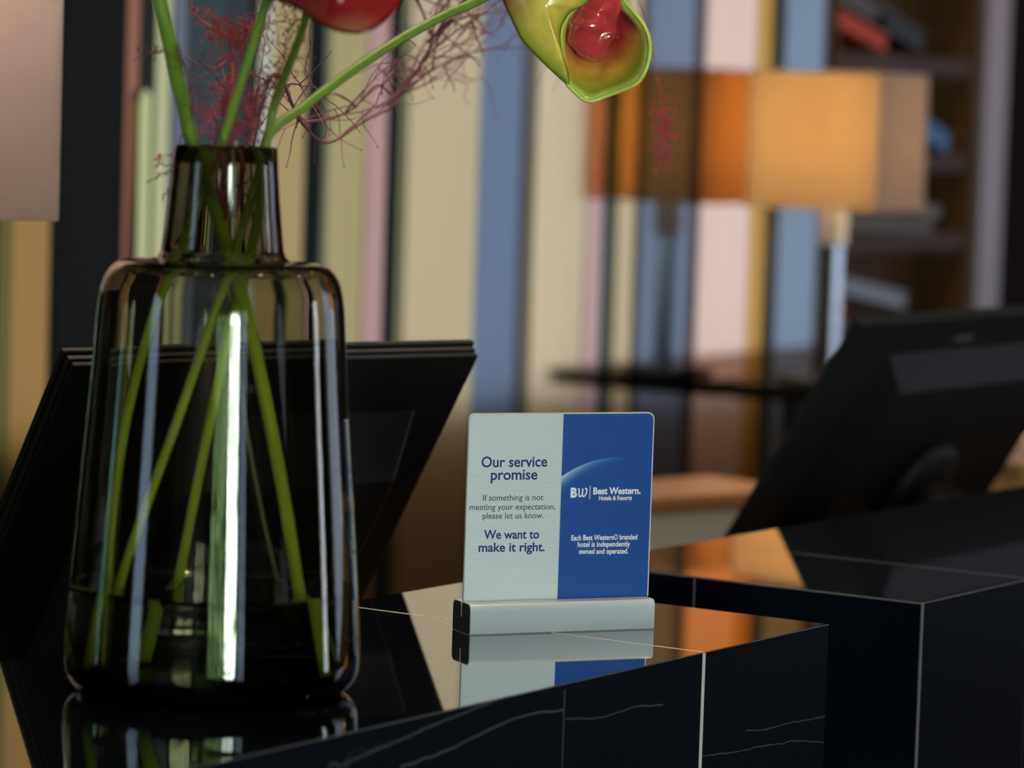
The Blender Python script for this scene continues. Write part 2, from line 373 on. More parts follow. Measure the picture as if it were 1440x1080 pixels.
def slab(name, a, b, m, par, bev=.0006): return box(name, a, b, m, par, bev)
BOT = -1.02
m_oak = add_noise(mat('oak_panel', (.22, .155, .075), .45), 7, .25, stretch=(4, 1, .4))
c1 = empty('reception_counter', (0, 0, FLOOR), label='black marble reception counter holding the glass vase and the sign', cat='counter', group='black marble counters')
def W2(v): return (v[0], v[1], v[2]-FLOOR)
def cslab(nm, a, b, m, par, bev=.0006): return slab(nm, W2(a), W2(b), m, par, bev)
def mitre(nm, x0, x1, top, m, par):
    pr_ = [(.0006, 0), (DEP, 0), (DEP, -TH), (TH+.0006, -TH)] if top else [(0, -.0006), (TH, -TH-.0006), (TH, BOT), (0, BOT)]
    bm = bmesh.new(); A_ = [bm.verts.new((x0, y, z-FLOOR)) for y, z in pr_]; B_ = [bm.verts.new((x1, y, z-FLOOR)) for y, z in pr_]
    for i in range(4): bm.faces.new((A_[i], A_[(i+1) % 4], B_[(i+1) % 4], B_[i]))
    bm.faces.new(A_[::-1]); bm.faces.new(B_)
    o = finish(nm, bm, m, par)
    return o
E1, J1, J0, TH = 2.1215, 1.9486, 1.7787, .02
g = .0006
for x0, x1 in ((.25, 1.10), (1.10, J1), (J1, E1)):
    mitre('top_slab', x0+g, x1-g, True, m_top, c1)
cslab('joint_strip', (J1-.0008, .0003, -TH), (J1+.0008, DEP-.0003, .0001), m_grout, c1, 0)
cslab('joint_strip', (1.10-g, .0003, -TH), (1.10+g, DEP-.0003, .0001), m_gdark, c1, 0)
for x0, x1 in ((.25, .85), (.85, J0), (J0, J1), (J1, E1)):
    l, r_ = (g, g)
    if x0 == J1: l = .002
    if x1 == J1: r_ = .002
    mitre('front_slab', x0+l, x1-r_, False, m_front, c1)
cslab('joint_strip', (J0-g, .0003, BOT), (J0+g, TH, -TH), m_gdark, c1, 0); cslab('joint_strip', (J0-g, .0003, -TH), (J0+g, .004, -.004), m_gdark, c1, 0)
cslab('edge_strip', (.25, .0002, -.0010), (E1, .0012, -.0002), m_gdark, c1, 0)
cslab('joint_strip', (J1-.002, .0001, BOT), (J1+.002, TH, -.0006), m_gbright, c1, 0)
cslab('end_slab', (E1-TH, TH+.001, BOT), (E1, DEP, -TH-.0002), m_side, c1)
cslab('back_panel', (.25, DEP-TH, BOT), (E1-TH-.001, DEP-.001, -TH-.0002), m_oak, c1)
cslab('plinth', (.27, .03, FLOOR), (E1-.03, DEP-.03, BOT), m_blk, c1, 0)
c2 = empty('reception_counter', (0, 0, FLOOR), label='second black marble counter beyond the gap, below the right monitor', cat='counter', group='black marble counters')
S2, F2 = 2.2669, 4.6
for x0, x1 in ((S2, 2.452), (2.452, 3.2), (3.2, 3.95), (3.95, F2)):
    mitre('top_slab', x0+(g if x0 > S2 else .0014), x1-g, True, m_top, c2)
    mitre('front_slab', x0+g+(.0008 if x0 == S2 else 0), x1-g, False, m_side, c2)
for xx in (2.452, 3.2, 3.95):
    cslab('joint_strip', (xx-g, .0003, -TH), (xx+g, DEP-.0003, .0001), m_gmid, c2, 0)
    cslab('joint_strip', (xx-g, .0003, BOT), (xx+g, TH, -TH), m_gdark, c2, 0); cslab('joint_strip', (xx-g, .0003, -TH), (xx+g, .004, -.004), m_gdark, c2, 0)
cslab('edge_strip', (S2, .0002, -.0010), (F2, .0012, -.0002), m_gmid, c2, 0)
cslab('edge_strip', (S2-.0004, .0012, -.0010), (S2+.0004, DEP, -.0002), m_gmid, c2, 0)
cslab('end_slab', (S2, .0012, BOT), (S2+.0012, .1916, -.0006), m_side, c2)
cslab('end_slab', (S2, .1930, BOT), (S2+.0012, DEP, -.0006), m_side, c2)
cslab('joint_strip', (S2-.0002, .1917, BOT), (S2+.0012, .1929, -.0006), m_gmid, c2, 0)
cslab('edge_strip', (S2-.0004, -.0004, BOT), (S2+.0010, .0010, -.0005), m_gmid, c2, 0)
cslab('back_panel', (S2+TH, DEP-TH, BOT), (F2, DEP-.001, -TH-.0002), m_oak, c2)
cslab('plinth', (S2+.03, .03, FLOOR), (F2-.03, DEP-.03, BOT), m_blk, c2, 0)
# staff desk behind the counters
dk = empty('staff_desk', (.4, .33, FLOOR), label='dark wooden staff desk behind the marble counters', cat='desk')
hd = -.35-FLOOR
box('desk_top', (0, 0, hd-.03), (3.34, .95, hd), m_oak, dk, .002)
for xx in (.02, 1.55, 3.15):
    box('leg_panel', (xx, .05, 0), (xx+.03, .9, hd-.03), m_walnut, dk)
# ---------------------------------------------------------------- monitors
m_case = mat('black_plastic', (.006, .0075, .009), .55, 0, Specular_IOR_Level=.2); m_case2 = mat('black_gloss_bezel', (.012, .0145, .017), .5, 0, Specular_IOR_Level=.25)
m_scr = mat('dark_screen', (.004, .004, .005), .06)
def monitor(A, B, down, H_, label, base_xyz, k_=1.0, hz=.165, hd_=.042):
    A, B, down = Vector(A), Vector(B), Vector(down).normalized()
    w = (B-A); L = w.length; w.normalize(); down = (down - w*down.dot(w)).normalized(); n = w.cross(down)   # n points to the staff side
    if n.y < 0: n = -n
    bx, by, bz = base_xyz
    root = empty('desktop_monitor', base_xyz, label=label, cat='monitor', group='monitors behind the counters')
    # local frame: x along top, y towards the staff, z up the panel; origin = top left back corner
    M = Matrix((w, n, -down)).transposed().to_4x4(); M.translation = A - Vector(base_xyz); M0 = M; M = M @ Matrix.Diagonal((1, k_, 1, 1))
    box('rear_case', (.0, 0, -H_), (L, .0062, 0), m_case, root, .0012, M)
    box('middle_frame', (-.001, .0072, -H_-.001), (L+.001, .0135, .001), m_case2, root, .0012, M)
    box('bezel', (-.003, .0147, -H_-.003), (L+.003, .021, .003), m_case2, root, .0015, M)
    box('seam', (.002, .005, -H_+.002), (L-.002, .016, -.002), m_blk, root, 0, M)
    box('screen', (.016, .021, -H_+.016), (L-.016, .0214, -.016), m_scr, root, 0, M)
    # raised rear housing with a sloped roof
    bm = bmesh.new()
    x0, x1, z0, z1, y1 = L*.17, L*.90, -H_*.96, -H_*hz, -hd_/k_
    a = [bm.verts.new(p) for p in ((x0, 0, z0), (x1, 0, z0), (x1, 0, z1), (x0, 0, z1))]
    b = [bm.verts.new(p) for p in ((x0+.03, y1, z0+.02), (x1-.03, y1, z0+.02), (x1-.03, y1, z1-.035), (x0+.03, y1, z1-.035))]
    for i in range(4): bm.faces.new((a[i], a[(i+1) % 4], b[(i+1) % 4], b[i]))
    bm.faces.new(b); bm.transform(M); hs = finish('rear_housing', bm, m_case, root)
    md = hs.modifiers.new('bevel', 'BEVEL'); md.width = .003; md.segments = 2; md.limit_method = 'ANGLE'
    # mount plate, hinge, neck, foot
    ctr = M @ Vector((L*.52, -.045, -H_*.62))
    bm = bmesh.new(); lathe_bm(bm, [(0, -.003), (.052, -.003), (.056, 0), (.056, .008), (.05, .012), (.03, .014), (0, .014)], 40)
    R = (M0.to_3x3() @ Matrix.Rotation(math.pi/2, 3, 'X')).to_4x4(); R.translation = ctr
    bm.transform(R); finish('mount_plate', bm, m_case2, root, True)
    out = -n
    k = ctr + out*.03
    bm = bmesh.new(); tube_bm(bm, [k - w*.035, k + w*.035], .017, 20); finish('hinge', bm, m_case2, root, True)
    bm = bmesh.new(); tube_bm(bm, [ctr, k], .02, 16); finish('hinge_arm', bm, m_case, root, True)
    foot = Vector((k.x, k.y+.02, .02))
    nk = bmesh.new(); pts = spline([k, k+Vector((0, .005, -.10)), foot+Vector((0, 0, .06)), foot], 6)
    tube_bm(nk, pts, lambda t: .020+.008*t, 16); finish('stand_neck', nk, m_case2, root, True)
    box('stand_foot', (k.x-.12, k.y-.05, 0), (k.x+.12, k.y+.15, .018), m_case, root, .006)
    # small raised maker's mark and rating sticker
    bm = bmesh.new()
    for q in range(5):
        xq = L*.40+q*.0085; box_bm(bm, (xq, -.0008, -.030), (xq+.0062, .0, -.030+(.009 if q % 2 else .0075)))
    bm.transform(M); finish('raised_mark', bm, mat('grey_mark', (.09, .095, .10), .4), root)
    o = box('rating_sticker', (.040, -.0006, -H_*.965), (.066, 0, -H_*.925), mat('sticker', (.35, .36, .38), .5), root, 0, M)
    o['label'] = 'small pale sticker'
    return root
monitor((1.8567, .4618, .16), (2.2001, .3510, .16), (.0446, .1333, -.2076), .31,
        'black reclined monitor seen from behind, partly hidden by the vase', (2.15, .50, -.35), .85)
monitor((2.895, .3811, .158), (3.455, .3811, .158), (-.006, .1185, -.1967), .32,
        'black reclined monitor seen from behind on the right, beyond the second counter', (3.12, .46, -.35), .5, .12, .018)
# ---------------------------------------------------------------- sign and its metal holder
ANG = math.radians(-32.866)
sg = empty('sign_holder', (1.8975, .1498, 0), ANG, label='brushed aluminium block holding the service promise sign upright', cat='sign holder')
m_alu = mat('brushed_aluminium', (.66, .76, .83), .38, .25)
t = NT(m_alu); tc = t.n('ShaderNodeTexCoord'); mp = t.n('ShaderNodeMapping'); mp.inputs['Scale'].default_value = (20, 900, 900); t.l(tc.outputs['Object'], mp.inputs[0])
nz = t.n('ShaderNodeTexNoise'); nz.inputs['Scale'].default_value = 1; t.l(mp.outputs[0], nz.inputs[0])
bp = t.n('ShaderNodeBump'); bp.inputs['Strength'].default_value = .15; bp.inputs['Distance'].default_value = .0003; t.l(nz.outputs[0], bp.inputs['Height']); t.l(bp.outputs[0], t.b.inputs['Normal'])
# cross-section (y, z) with a slot, rounded shoulders
prof = [(0.0008, 0), (0, .0008), (0, .0165)] + [(.004-.004*math.cos(a), .0165+.004*math.sin(a)) for a in (math.pi/8, math.pi/4, 3*math.pi/8, math.pi/2)] \
     + [(.0138, .0205), (.0138, .0105), (.0162, .0105), (.0162, .0205)] + [(.026+.004*math.sin(a), .0165+.004*math.cos(a)) for a in (0, math.pi/8, math.pi/4, 3*math.pi/8, math.pi/2)] + [(.030, .0008), (.0292, 0)]
bm = bmesh.new(); LEN = .136
A_ = [bm.verts.new((0, y, z)) for y, z in prof]; B_ = [bm.verts.new((LEN, y, z)) for y, z in prof]; n_ = len(prof)
for i in range(n_): bm.faces.new((A_[i], A_[(i+1) % n_], B_[(i+1) % n_], B_[i]))
bm.faces.new(A_[::-1]); bm.faces.new(B_)
ob = finish('block', bm, m_alu, sg)
bm = bmesh.new()
cap = [bm.verts.new((-.0003, y*.94+.0009, z*.96+.0004)) for y, z in prof]
bm.faces.new(cap); o = finish('end_face', bm, mat('dark_end', (.045, .05, .05), .5, .3), sg); o['label'] = 'dark end face'  # left end in one darker colour
# the card
n3 = Vector((-math.sin(ANG), math.cos(ANG), 0))
card = empty('sign_card', (1.90649, .16186, .0), ANG, label='upright sign card, silver left half and blue right half, with printed text', cat='sign')
CW, CB, CT, CR = .1369, .0109, .1464, .0045
SPL = .0688
def card_half(nm, x0, x1, m, rl, rr):
    bm = bmesh.new(); o_ = []
    o_ += [(x0, CB), (x1, CB)]
    if rr: o_ += [(x1-CR+CR*math.cos(a), CT-CR+CR*math.sin(a)) for a in [k*math.pi/12 for k in range(7)]]
    else: o_ += [(x1, CT)]
    if rl: o_ += [(x0+CR-CR*math.sin(a), CT-CR+CR*math.cos(a)) for a in [k*math.pi/12 for k in range(7)]]
    else: o_ += [(x0, CT)]
    v0 = [bm.verts.new((a, 0, b)) for a, b in o_]; v1 = [bm.verts.new((a, .0016, b)) for a, b in o_]; q = len(o_)
    bm.faces.new(v0); bm.faces.new(v1[::-1])
    for i in range(q): bm.faces.new((v0[i], v1[i], v1[(i+1) % q], v0[(i+1) % q]))
    return finish(nm, bm, m, card)
def print_mat(name, col, metal, rough):
    m = mat(name, col, rough, metal); t = NT(m)
    tc = t.n('ShaderNodeTexCoord'); mp = t.n('ShaderNodeMapping'); mp.inputs['Scale'].default_value = (40, 40, 1500); t.l(tc.outputs['Object'], mp.inputs[0])
    nz = t.n('ShaderNodeTexNoise'); nz.inputs['Scale'].default_value = 1; nz.inputs['Detail'].default_value = 3; t.l(mp.outputs[0], nz.inputs[0])
    c0 = t.mix(nz.outputs[0], tuple(k*.90 for k in col), tuple(min(1, k*1.10) for k in col))
    t.l(c0, t.b.inputs['Base Color'])
    return m, t, tc, c0
m_silver, *_ = print_mat('silver_print', (.66, .745, .79), .15, .45)
m_blue, t, tc, c0 = print_mat('blue_print', (.014, .085, .36), .0, .38)
# printed planet-edge arc: a disc rim that fades to the right
sx = t.n('ShaderNodeSeparateXYZ'); t.l(tc.outputs['Object'], sx.inputs[0])
def circ(p, q, r):
    ax, ay, bx, by, cx, cy = *p, *q, *r; D = 2*(ax*(by-cy)+bx*(cy-ay)+cx*(ay-by))
    ux = ((ax*ax+ay*ay)*(by-cy)+(bx*bx+by*by)*(cy-ay)+(cx*cx+cy*cy)*(ay-by))/D
    uy = ((ax*ax+ay*ay)*(cx-bx)+(bx*bx+by*by)*(ax-cx)+(cx*cx+cy*cy)*(bx-ax))/D
    return ux, uy, math.hypot(ax-ux, ay-uy)
ux, uy, rad = circ((.0686, .1032), (.0881, .1125), (.1145, .1161))
dx = t.math('SUBTRACT', sx.outputs[0], ux); dz = t.math('SUBTRACT', sx.outputs[2], uy)
dist = t.math('SUBTRACT', rad, t.math('SQRT', t.math('ADD', t.math('MULTIPLY', dx, dx), t.math('MULTIPLY', dz, dz))))   # >0 inside
ins = t.math('GREATER_THAN', dist, 0)
along = t.math('DIVIDE', t.math('SUBTRACT', sx.outputs[0], .0686), .048)
fade = t.math('SUBTRACT', 1, along); fade.node.use_clamp = True
wid = t.math('MULTIPLY_ADD', fade, .008, .004)
band = t.math('SUBTRACT', 1, t.math('DIVIDE', dist, wid)); band.node.use_clamp = True
b2 = t.math('MULTIPLY', band, band)
f1 = t.math('MULTIPLY', t.math('MULTIPLY', b2, ins), t.math('POWER', fade, .55))
wh = t.math('MULTIPLY', t.math('POWER', band, 4), t.math('MULTIPLY', ins, t.math('POWER', fade, 2.5)))
c1_ = t.mix(t.math('MULTIPLY', f1, .95), c0, (.03, .33, .72)); c2_ = t.mix(t.math('MULTIPLY', wh, .8), c1_, (.75, .85, .92)); t.l(c2_, t.b.inputs['Base Color'])
p1 = card_half('silver_half', 0, SPL, m_silver, True, False); p2 = card_half('blue_half', SPL, CW, m_blue, False, True)
p1['label'] = 'silver half with navy text'; p2['label'] = 'blue half with white text and logo'
# light worn edge line between halves and on the cut edge
box('printed_divider', (SPL-.0009, -.00006, CB), (SPL+.0001, .0, CT-.0004), mat('pale_line', (.55, .68, .78), .5), card)
m_edge = mat('worn_edge', (.62, .60, .54), .45)
bm = bmesh.new(); arc = [(CR-CR*math.cos(a), CT-CR+CR*math.sin(a)) for a in [k*math.pi/12 for k in range(7)]] + [(CW-CR+CR*math.sin(a), CT-CR+CR*math.cos(a)) for a in [k*math.pi/12 for k in range(7)]]
arc = [(0, CB+.01)] + arc + [(CW, CB+.01)]
prev = None
for i, (a, b) in enumerate(arc):
    c = Vector((a-CW/2, 0, b-(CT+CB)/2)); sc_ = (1+.0002/abs(CW/2)); q = (a + (.0002 if a > CW/2 else -.0002)*(1 if 0 else 1), b+.0002)
    cur = (bm.verts.new((q[0], -.0002, q[1])), bm.verts.new((q[0], .0018, q[1])), bm.verts.new((a + (.0006 if a < CW/2 else -.0006), -.0002, b-.0006)))
    if prev:
        bm.faces.new((prev[0], cur[0], cur[1], prev[1])); bm.faces.new((prev[2], cur[2], cur[0], prev[0]))
    prev = cur
finish('worn_edge', bm, m_edge, card)
# lettering: (words, x0, z0, x1, z1, height of the tall letters, weight)
m_navy = mat('navy_ink', (.016, .024, .20), .5); m_grey = mat('grey_ink', (.05, .07, .085), .5); m_white = mat('white_ink', (.85, .92, .98), .5)
dg = None
def text(words, x0, z0, x1, z1, hh, m, wt=0, shear=0):
    cu = bpy.data.curves.new('t', 'FONT'); cu.body = words; cu.size = 1; cu.offset = wt; cu.shear = shear; cu.resolution_u = 4
    o = bpy.data.objects.new('t', cu); COL.objects.link(o); bpy.context.view_layer.update()
    me = bpy.data.meshes.new_from_object(o.evaluated_get(bpy.context.evaluated_depsgraph_get()))
    bpy.data.objects.remove(o)
    xs = [v.co.x for v in me.vertices]; mn, mx = min(xs), max(xs)
    kx = (x1-x0)/(mx-mn)
    cap_ref = .729
    kz = hh/cap_ref
    sl = (z1-z0)/(x1-x0)
    for v in me.vertices:
        X = x0+(v.co.x-mn)*kx; v.co = Vector((X, -.00009, z0+(X-x0)*sl+v.co.y*kz))
    me.name = 'lettering'; ob = link('lettering', me, m, card)
    return ob
mm = .001
L_ = [("Our service", 9.75, 110.63, 58.03, 110.52, 6.5, m_navy, .012), ("promise", 16.92, 102.06, 51.1, 101.88, 6.5, m_navy, .012),
      ("If something is not", 11.67, 88.11, 55.97, 87.73, 3.75, m_grey, .0), ("meeting your expectation,", 2.12, 81.98, 65.2, 81.37, 3.75, m_grey, .0),
      ("please let us know.", 11.98, 75.98, 56.57, 75.55, 3.75, m_grey, .0),
      ("We want to", 13.23, 62.39, 53.81, 61.94, 5.5, m_navy, .016), ("make it right.", 9.7, 53.87, 58.33, 53.27, 5.5, m_navy, .016),
      ("Best Western.", 92.99, 91.25, 128.54, 90.99, 4.1, m_white, .022),
      ("Hotels & Resorts", 97.41, 87.06, 122.08, 86.91, 2.7, m_white, .012),
      ("Each Best Western\u00ae branded", 77.77, 60.09, 127.29, 59.79, 3.2, m_white, .014),
      ("hotel is independently", 82.65, 55.53, 122.09, 55.17, 3.2, m_white, .014), ("owned and operated.", 83.79, 50.77, 120.83, 50.22, 3.2, m_white, .014)]
for w_, a, b, c, d, h_, m_, wt in L_: text(w_, a*mm, b*mm, c*mm, d*mm, h_*mm*1.13, m_, wt+.008)
# BW monogram: B from the font, W drawn with rounded arms as on the card
text("B", 76.09*mm, 89.48*mm, 80.9*mm, 89.48*mm, 6.4*mm, m_white, .05)
def stroke(pts, w, m, nm='lettering'):
    P = [Vector((a*mm, b*mm)) for a, b in pts]; bm = bmesh.new(); prev = None
    for i, p in enumerate(P):
        d = (P[min(i+1, len(P)-1)]-P[max(i-1, 0)]).normalized(); nn = Vector((-d.y, d.x))*w*mm/2
        cur = (bm.verts.new((p.x+nn.x, -.00009, p.y+nn.y)), bm.verts.new((p.x-nn.x, -.00009, p.y-nn.y)))
        if prev: bm.faces.new((prev[0], cur[0], cur[1], prev[1]))
        prev = cur
    return finish(nm, bm, m, card)
def sp2(p): return [(v.x, v.y) for v in spline([(a, b, 0) for a, b in p], 5)]
stroke(sp2([(81.5, 95.2), (82.3, 94.6), (82.4, 92.0), (82.5, 90.2), (83.3, 89.8), (84.6, 90.8), (85.0, 93.0)]), .95, m_white)
stroke([(85.0, 95.2), (85.0, 90.4)], .95, m_white)
stroke(sp2([(85.0, 90.6), (85.6, 89.8), (86.6, 90.1), (87.7, 92.0), (88.0, 94.2), (87.4, 95.2), (86.7, 94.9)]), .95, m_white)
stroke([(90.5, 97.2), (90.5, 87.8)], .42, m_white, 'divider_bar')
# ---------------------------------------------------------------- the vase
VX, VY = 1.612, .143
vase = empty('glass_vase', (VX, VY, 0), label='tall smoky grey glass bottle vase on the black counter', cat='vase')
OUT = [(.0303, .3211), (.0328, .2895), (.0358, .2622), (.0366, .2590), (.0385, .2562), (.0420, .2548), (.0520, .2543), (.0589, .2535), (.0640, .2508), (.0676, .2462), (.0704, .2400), (.0722, .2300),
       (.0732, .2190), (.0758, .1801), (.0790, .1400), (.0815, .1100), (.0838, .0791), (.0859, .0497), (.0873, .0260), (.0874, .0180), (.0866, .0115), (.0840, .0060), (.0795, .0022), (.073, .0004), (.06, .0), (.05, .0012), (0, .0015)]
def smooth_prof(p, k=3): return [(max(v.x, 0), v.y) for v in spline([(a, b, 0) for a, b in p], k)]
OUTS = smooth_prof(OUT); OUTS[-1] = (0, OUTS[-1][1])
TG = .0028
INN = [(0, .011), (.05, .011), (.072, .0118), (.0800, .0155), (.0836, .0215), (.0843, .030), (.0832, .0497), (.0811, .0791), (.0788, .1100), (.0763, .1400), (.0731, .1801), (.0706, .2190), (.0697, .2300), (.0681, .2385), (.0655, .2440), (.0625, .2480), (.0580, .2507), (.0520, .2515), (.0410, .2519),
       (.0350, .2550), (.0322, .2600), (.0314, .2632), (.0286, .2895), (.0263, .3200)]
INS = smooth_prof(INN); INS[0] = (0, .011)
m_glass = mat('smoky_glass', (1, 1, 1), .0, 0, IOR=1.5); NT(m_glass).b.inputs['Transmission Weight'].default_value = 1
t = NT(m_glass); va = t.n('ShaderNodeVolumeAbsorption'); va.inputs[0].default_value = (.52, .49, .38, 1); va.inputs[1].default_value = 400
t.l(va.outputs[0], t.t.nodes['Material Output'].inputs['Volume'])
prof = OUTS[::-1] + [(.0292, .3218), (.0272, .3217)] + INS[::-1]
# a closed shell: bottom centre - outside up - rim - inside down - inner bottom centre
lathe('glass_body', prof, m_glass, vase, 128)
m_water = mat('water', (.80, .88, .74), .0, 0, IOR=1.33); NT(m_water).b.inputs['Transmission Weight'].default_value = 1
WL = .064
wp = [(r+.0004 if r > 0 else 0, z-.0004) for r, z in INS if z < WL-.001]
rtop = wp[-1][0]
water = lathe('water', wp + [(rtop-.0002, WL), (rtop-.003, WL-.0006), (0, WL-.0006)], m_water, None, 96, (VX, VY, 0))
tag(water, 'shallow water at the bottom of the glass vase', 'water')
# ---------------------------------------------------------------- flowers
def P(x, y, d):   # a point in the room, from a sight line and its own distance
    v = FWD + RGT*((x-720)/4872.7) - UPV*((y-540)/4872.7); return CAM + v*d
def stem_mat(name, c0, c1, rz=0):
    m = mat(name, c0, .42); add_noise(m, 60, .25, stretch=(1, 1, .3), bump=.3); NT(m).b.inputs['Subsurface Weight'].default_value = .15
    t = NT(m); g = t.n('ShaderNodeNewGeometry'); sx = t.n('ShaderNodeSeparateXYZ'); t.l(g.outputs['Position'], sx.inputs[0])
    f = t.math('DIVIDE', t.math('SUBTRACT', .30, sx.outputs[2]), .12); f.node.use_clamp = True  # paler lower stem, its colour also carrying the brighter light in the vase
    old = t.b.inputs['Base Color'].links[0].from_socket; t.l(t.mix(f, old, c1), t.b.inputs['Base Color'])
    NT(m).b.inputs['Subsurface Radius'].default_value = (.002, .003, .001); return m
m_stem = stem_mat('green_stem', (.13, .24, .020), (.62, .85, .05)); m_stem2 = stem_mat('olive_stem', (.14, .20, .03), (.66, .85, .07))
def flower_root(label, x, y, z): return empty('anthurium', (x, y, z), label=label, cat='flower', group='anthuriums in the vase')
def rel(root, pts): return [Vector(p)-root.location for p in pts]
def patch(name, ring_px, ctr_px, d0, prof, m, root, thick=.0012, rings=9, colf=None, dfun=None):
    """bowl/dome: boundary loop (pixels, own distances) closing on a centre; prof(t) moves rings along the sight axis"""
    pts = [P(x, y, d) for x, y, d in ring_px]; C0 = P(*ctr_px)
    loop = spline(pts+[pts[0]], 4)[:-1]; n = len(loop); bm = bmesh.new(); lay = bm.verts.layers.float_color.new('tint'); rows = []
    for k in range(rings+1):
        t = k/rings; row = []
        for p in loop:
            q = p.lerp(C0, t); q = q + FWD*prof(t)
            if k == rings: continue
            v = bm.verts.new(q-root.location); row.append(v); v[lay] = (*colf(t, q), 1) if colf else (1, 1, 1, 1)
        if k < rings: rows.append(row)
    cv = bm.verts.new(C0+FWD*prof(1)-root.location); cv[lay] = (*colf(1, C0), 1) if colf else (1, 1, 1, 1)
    for A, B in zip(rows, rows[1:]):
        for i in range(n): bm.faces.new((A[i], A[(i+1) % n], B[(i+1) % n], B[i]))
    for i in range(n): bm.faces.new((rows[-1][i], rows[-1][(i+1) % n], cv))
    o = finish(name, bm, m, root, True)
    md = o.modifiers.new('thickness', 'SOLIDIFY'); md.thickness = thick; md.offset = 0
    return o
def petal_mat(name, rough, spec=.6):
    m = mat(name, (.5, .5, .2), rough); t = NT(m); a = t.n('ShaderNodeVertexColor', layer_name='tint')
    tc = t.n('ShaderNodeTexCoord'); nz = t.n('ShaderNodeTexNoise'); nz.inputs['Scale'].default_value = 70; nz.inputs['Detail'].default_value = 5; t.l(tc.outputs['Object'], nz.inputs[0])
    mx = t.n('ShaderNodeMix', data_type='RGBA', blend_type='MULTIPLY'); mx.inputs[0].default_value = .9
    mr = t.n('ShaderNodeMapRange'); mr.inputs[3].default_value = .55; mr.inputs[4].default_value = 1.35; t.l(nz.outputs[0], mr.inputs[0])
    t.l(a.outputs[0], mx.inputs[6]); t.l(mr.outputs[0], mx.inputs[7]); t.l(mx.outputs[2], t.b.inputs['Base Color'])
    bp = t.n('ShaderNodeBump'); bp.inputs['Strength'].default_value = .35; bp.inputs['Distance'].default_value = .002
    n2 = t.n('ShaderNodeTexNoise'); n2.inputs['Scale'].default_value = 45; t.l(tc.outputs['Object'], n2.inputs[0]); t.l(n2.outputs[0], bp.inputs['Height']); t.l(bp.outputs[0], t.b.inputs['Normal'])
    t.b.inputs['Coat Weight'].default_value = spec; t.b.inputs['Coat Roughness'].default_value = .12
    return m
def lerp3(a, b, t): t = max(0, min(1, t)); return tuple(a[i]*(1-t)+b[i]*t for i in range(3))
RED, MAROON, YEL, GRN, LIME = (.50, .035, .05), (.16, .008, .02), (.80, .66, .10), (.27, .42, .03), (.55, .72, .14)
D2 = 2.27
px_ = D2/4872.7
# B: the large green and red flower on the arching stem
fb = flower_root('green and red anthurium on an arching stem, tipping down at top', VX+.01, VY, .03)
m_pet = petal_mat('anthurium_spathe', .38); m_petg = petal_mat('anthurium_gloss', .18, 1.0)
def colL(t, q):
    e = min(1, t*3.0); base = lerp3(GRN, YEL, e)
    s = (q-P(707, -10, D2)).length
    if s < .030: base = lerp3((.30, .05, .03), base, s/.030)
    return base
left_ring = [(704, -70, D2), (705, -20, D2), (708, 2, D2), (719, 27, D2), (734, 56, D2), (756, 81, D2), (779, 103, D2), (797, 119, D2), (800, 117, D2), (797, 97, D2), (789, 72, D2), (787, 47, D2), (792, 31, D2), (803, 16, D2), (826, 3, D2), (836, -30, D2), (836, -80, D2), (770, -110, D2+.01)]
patch('spathe_lobe', left_ring, (765, 10, D2), D2, lambda t: -.012*math.sin(t*math.pi/2), m_pet, fb, colf=colL)
def colR(t, q):
    r = (q-P(838, 42, D2+.012)).length/px_; top = (q-P(882, 22, D2)).length/px_
    if t < .10: c = LIME
    elif r < 40: c = RED
    elif r < 62: c = lerp3(RED, (.75, .42, .06), (r-40)/22)
    else: c = lerp3((.75, .42, .06), GRN, (r-62)/24)
    if top < 34 and t > .1: c = lerp3((.16, .03, .03), c, max(0, (top-18)/16))
    return c
right_ring = [(836, -60, D2), (822, 2, D2), (803, 14, D2), (791, 30, D2), (786, 48, D2), (787, 72, D2), (790, 97, D2), (797, 119, D2), (814, 135, D2), (823, 141, D2), (835, 142, D2), (853, 135, D2), (875, 127, D2-.004), (897, 116, D2-.008), (909, 96, D2-.01), (914, 72, D2-.01), (912, 51, D2-.008), (902, 31, D2-.004), (888, 14, D2), (875, -2, D2), (862, -60, D2)]
patch('spathe_bowl', right_ring, (845, 55, D2+.01), D2, lambda t: .020*math.sin(min(1, t*1.15)*math.pi/2), m_pet, fb, colf=colR, rings=14)
# rolled rim of the bowl
rim = spline([P(*p) for p in right_ring[7:20]], 5); tube('spathe_rim', rel(fb, rim), .0013, mat('lime_rim', LIME, .35), fb, 8)
rim2 = spline([P(*p) for p in right_ring[1:8]], 5); tube('spathe_rim', rel(fb, rim2), .0010, mat('olive_rim', (.22, .24, .04), .35), fb, 8)
# glossy red swelling inside
def blob(name, path, radii, m, root, n=28, lump=.0):
    bm = bmesh.new(); pts = spline(path, 6); k = len(pts)
    rr = spline([(r, 0, 0) for r in radii], 6)
    tube_bm(bm, [p-root.location for p in pts], lambda t: max(.0004, rr[min(k-1, int(round(t*(k-1))))].x), n)
    if lump:
        from mathutils import noise
        for v in bm.verts: v.co += noise.noise_vector(v.co*90)*lump
    return finish(name, bm, m, root, True)
m_redg = mat('glossy_red', (.52, .045, .06), .2); add_noise(m_redg, 55, .45, bump=.7, bscale=60); NT(m_redg).b.inputs['Coat Weight'].default_value = 1; NT(m_redg).b.inputs['Coat Roughness'].default_value = .06
DD = D2+.012
px = D2/4872.7
blob('spadix_swelling', [P(856, -60, DD), P(853, -20, DD), P(848, 4, DD), P(838, 26, DD), P(832, 46, DD), P(834, 64, DD), P(840, 82, DD+.004)], [24*px, 24*px, 27*px, 37*px, 40*px, 32*px, 6*px], m_redg, fb, lump=.0045)
S = lambda l: spline(l, 8)
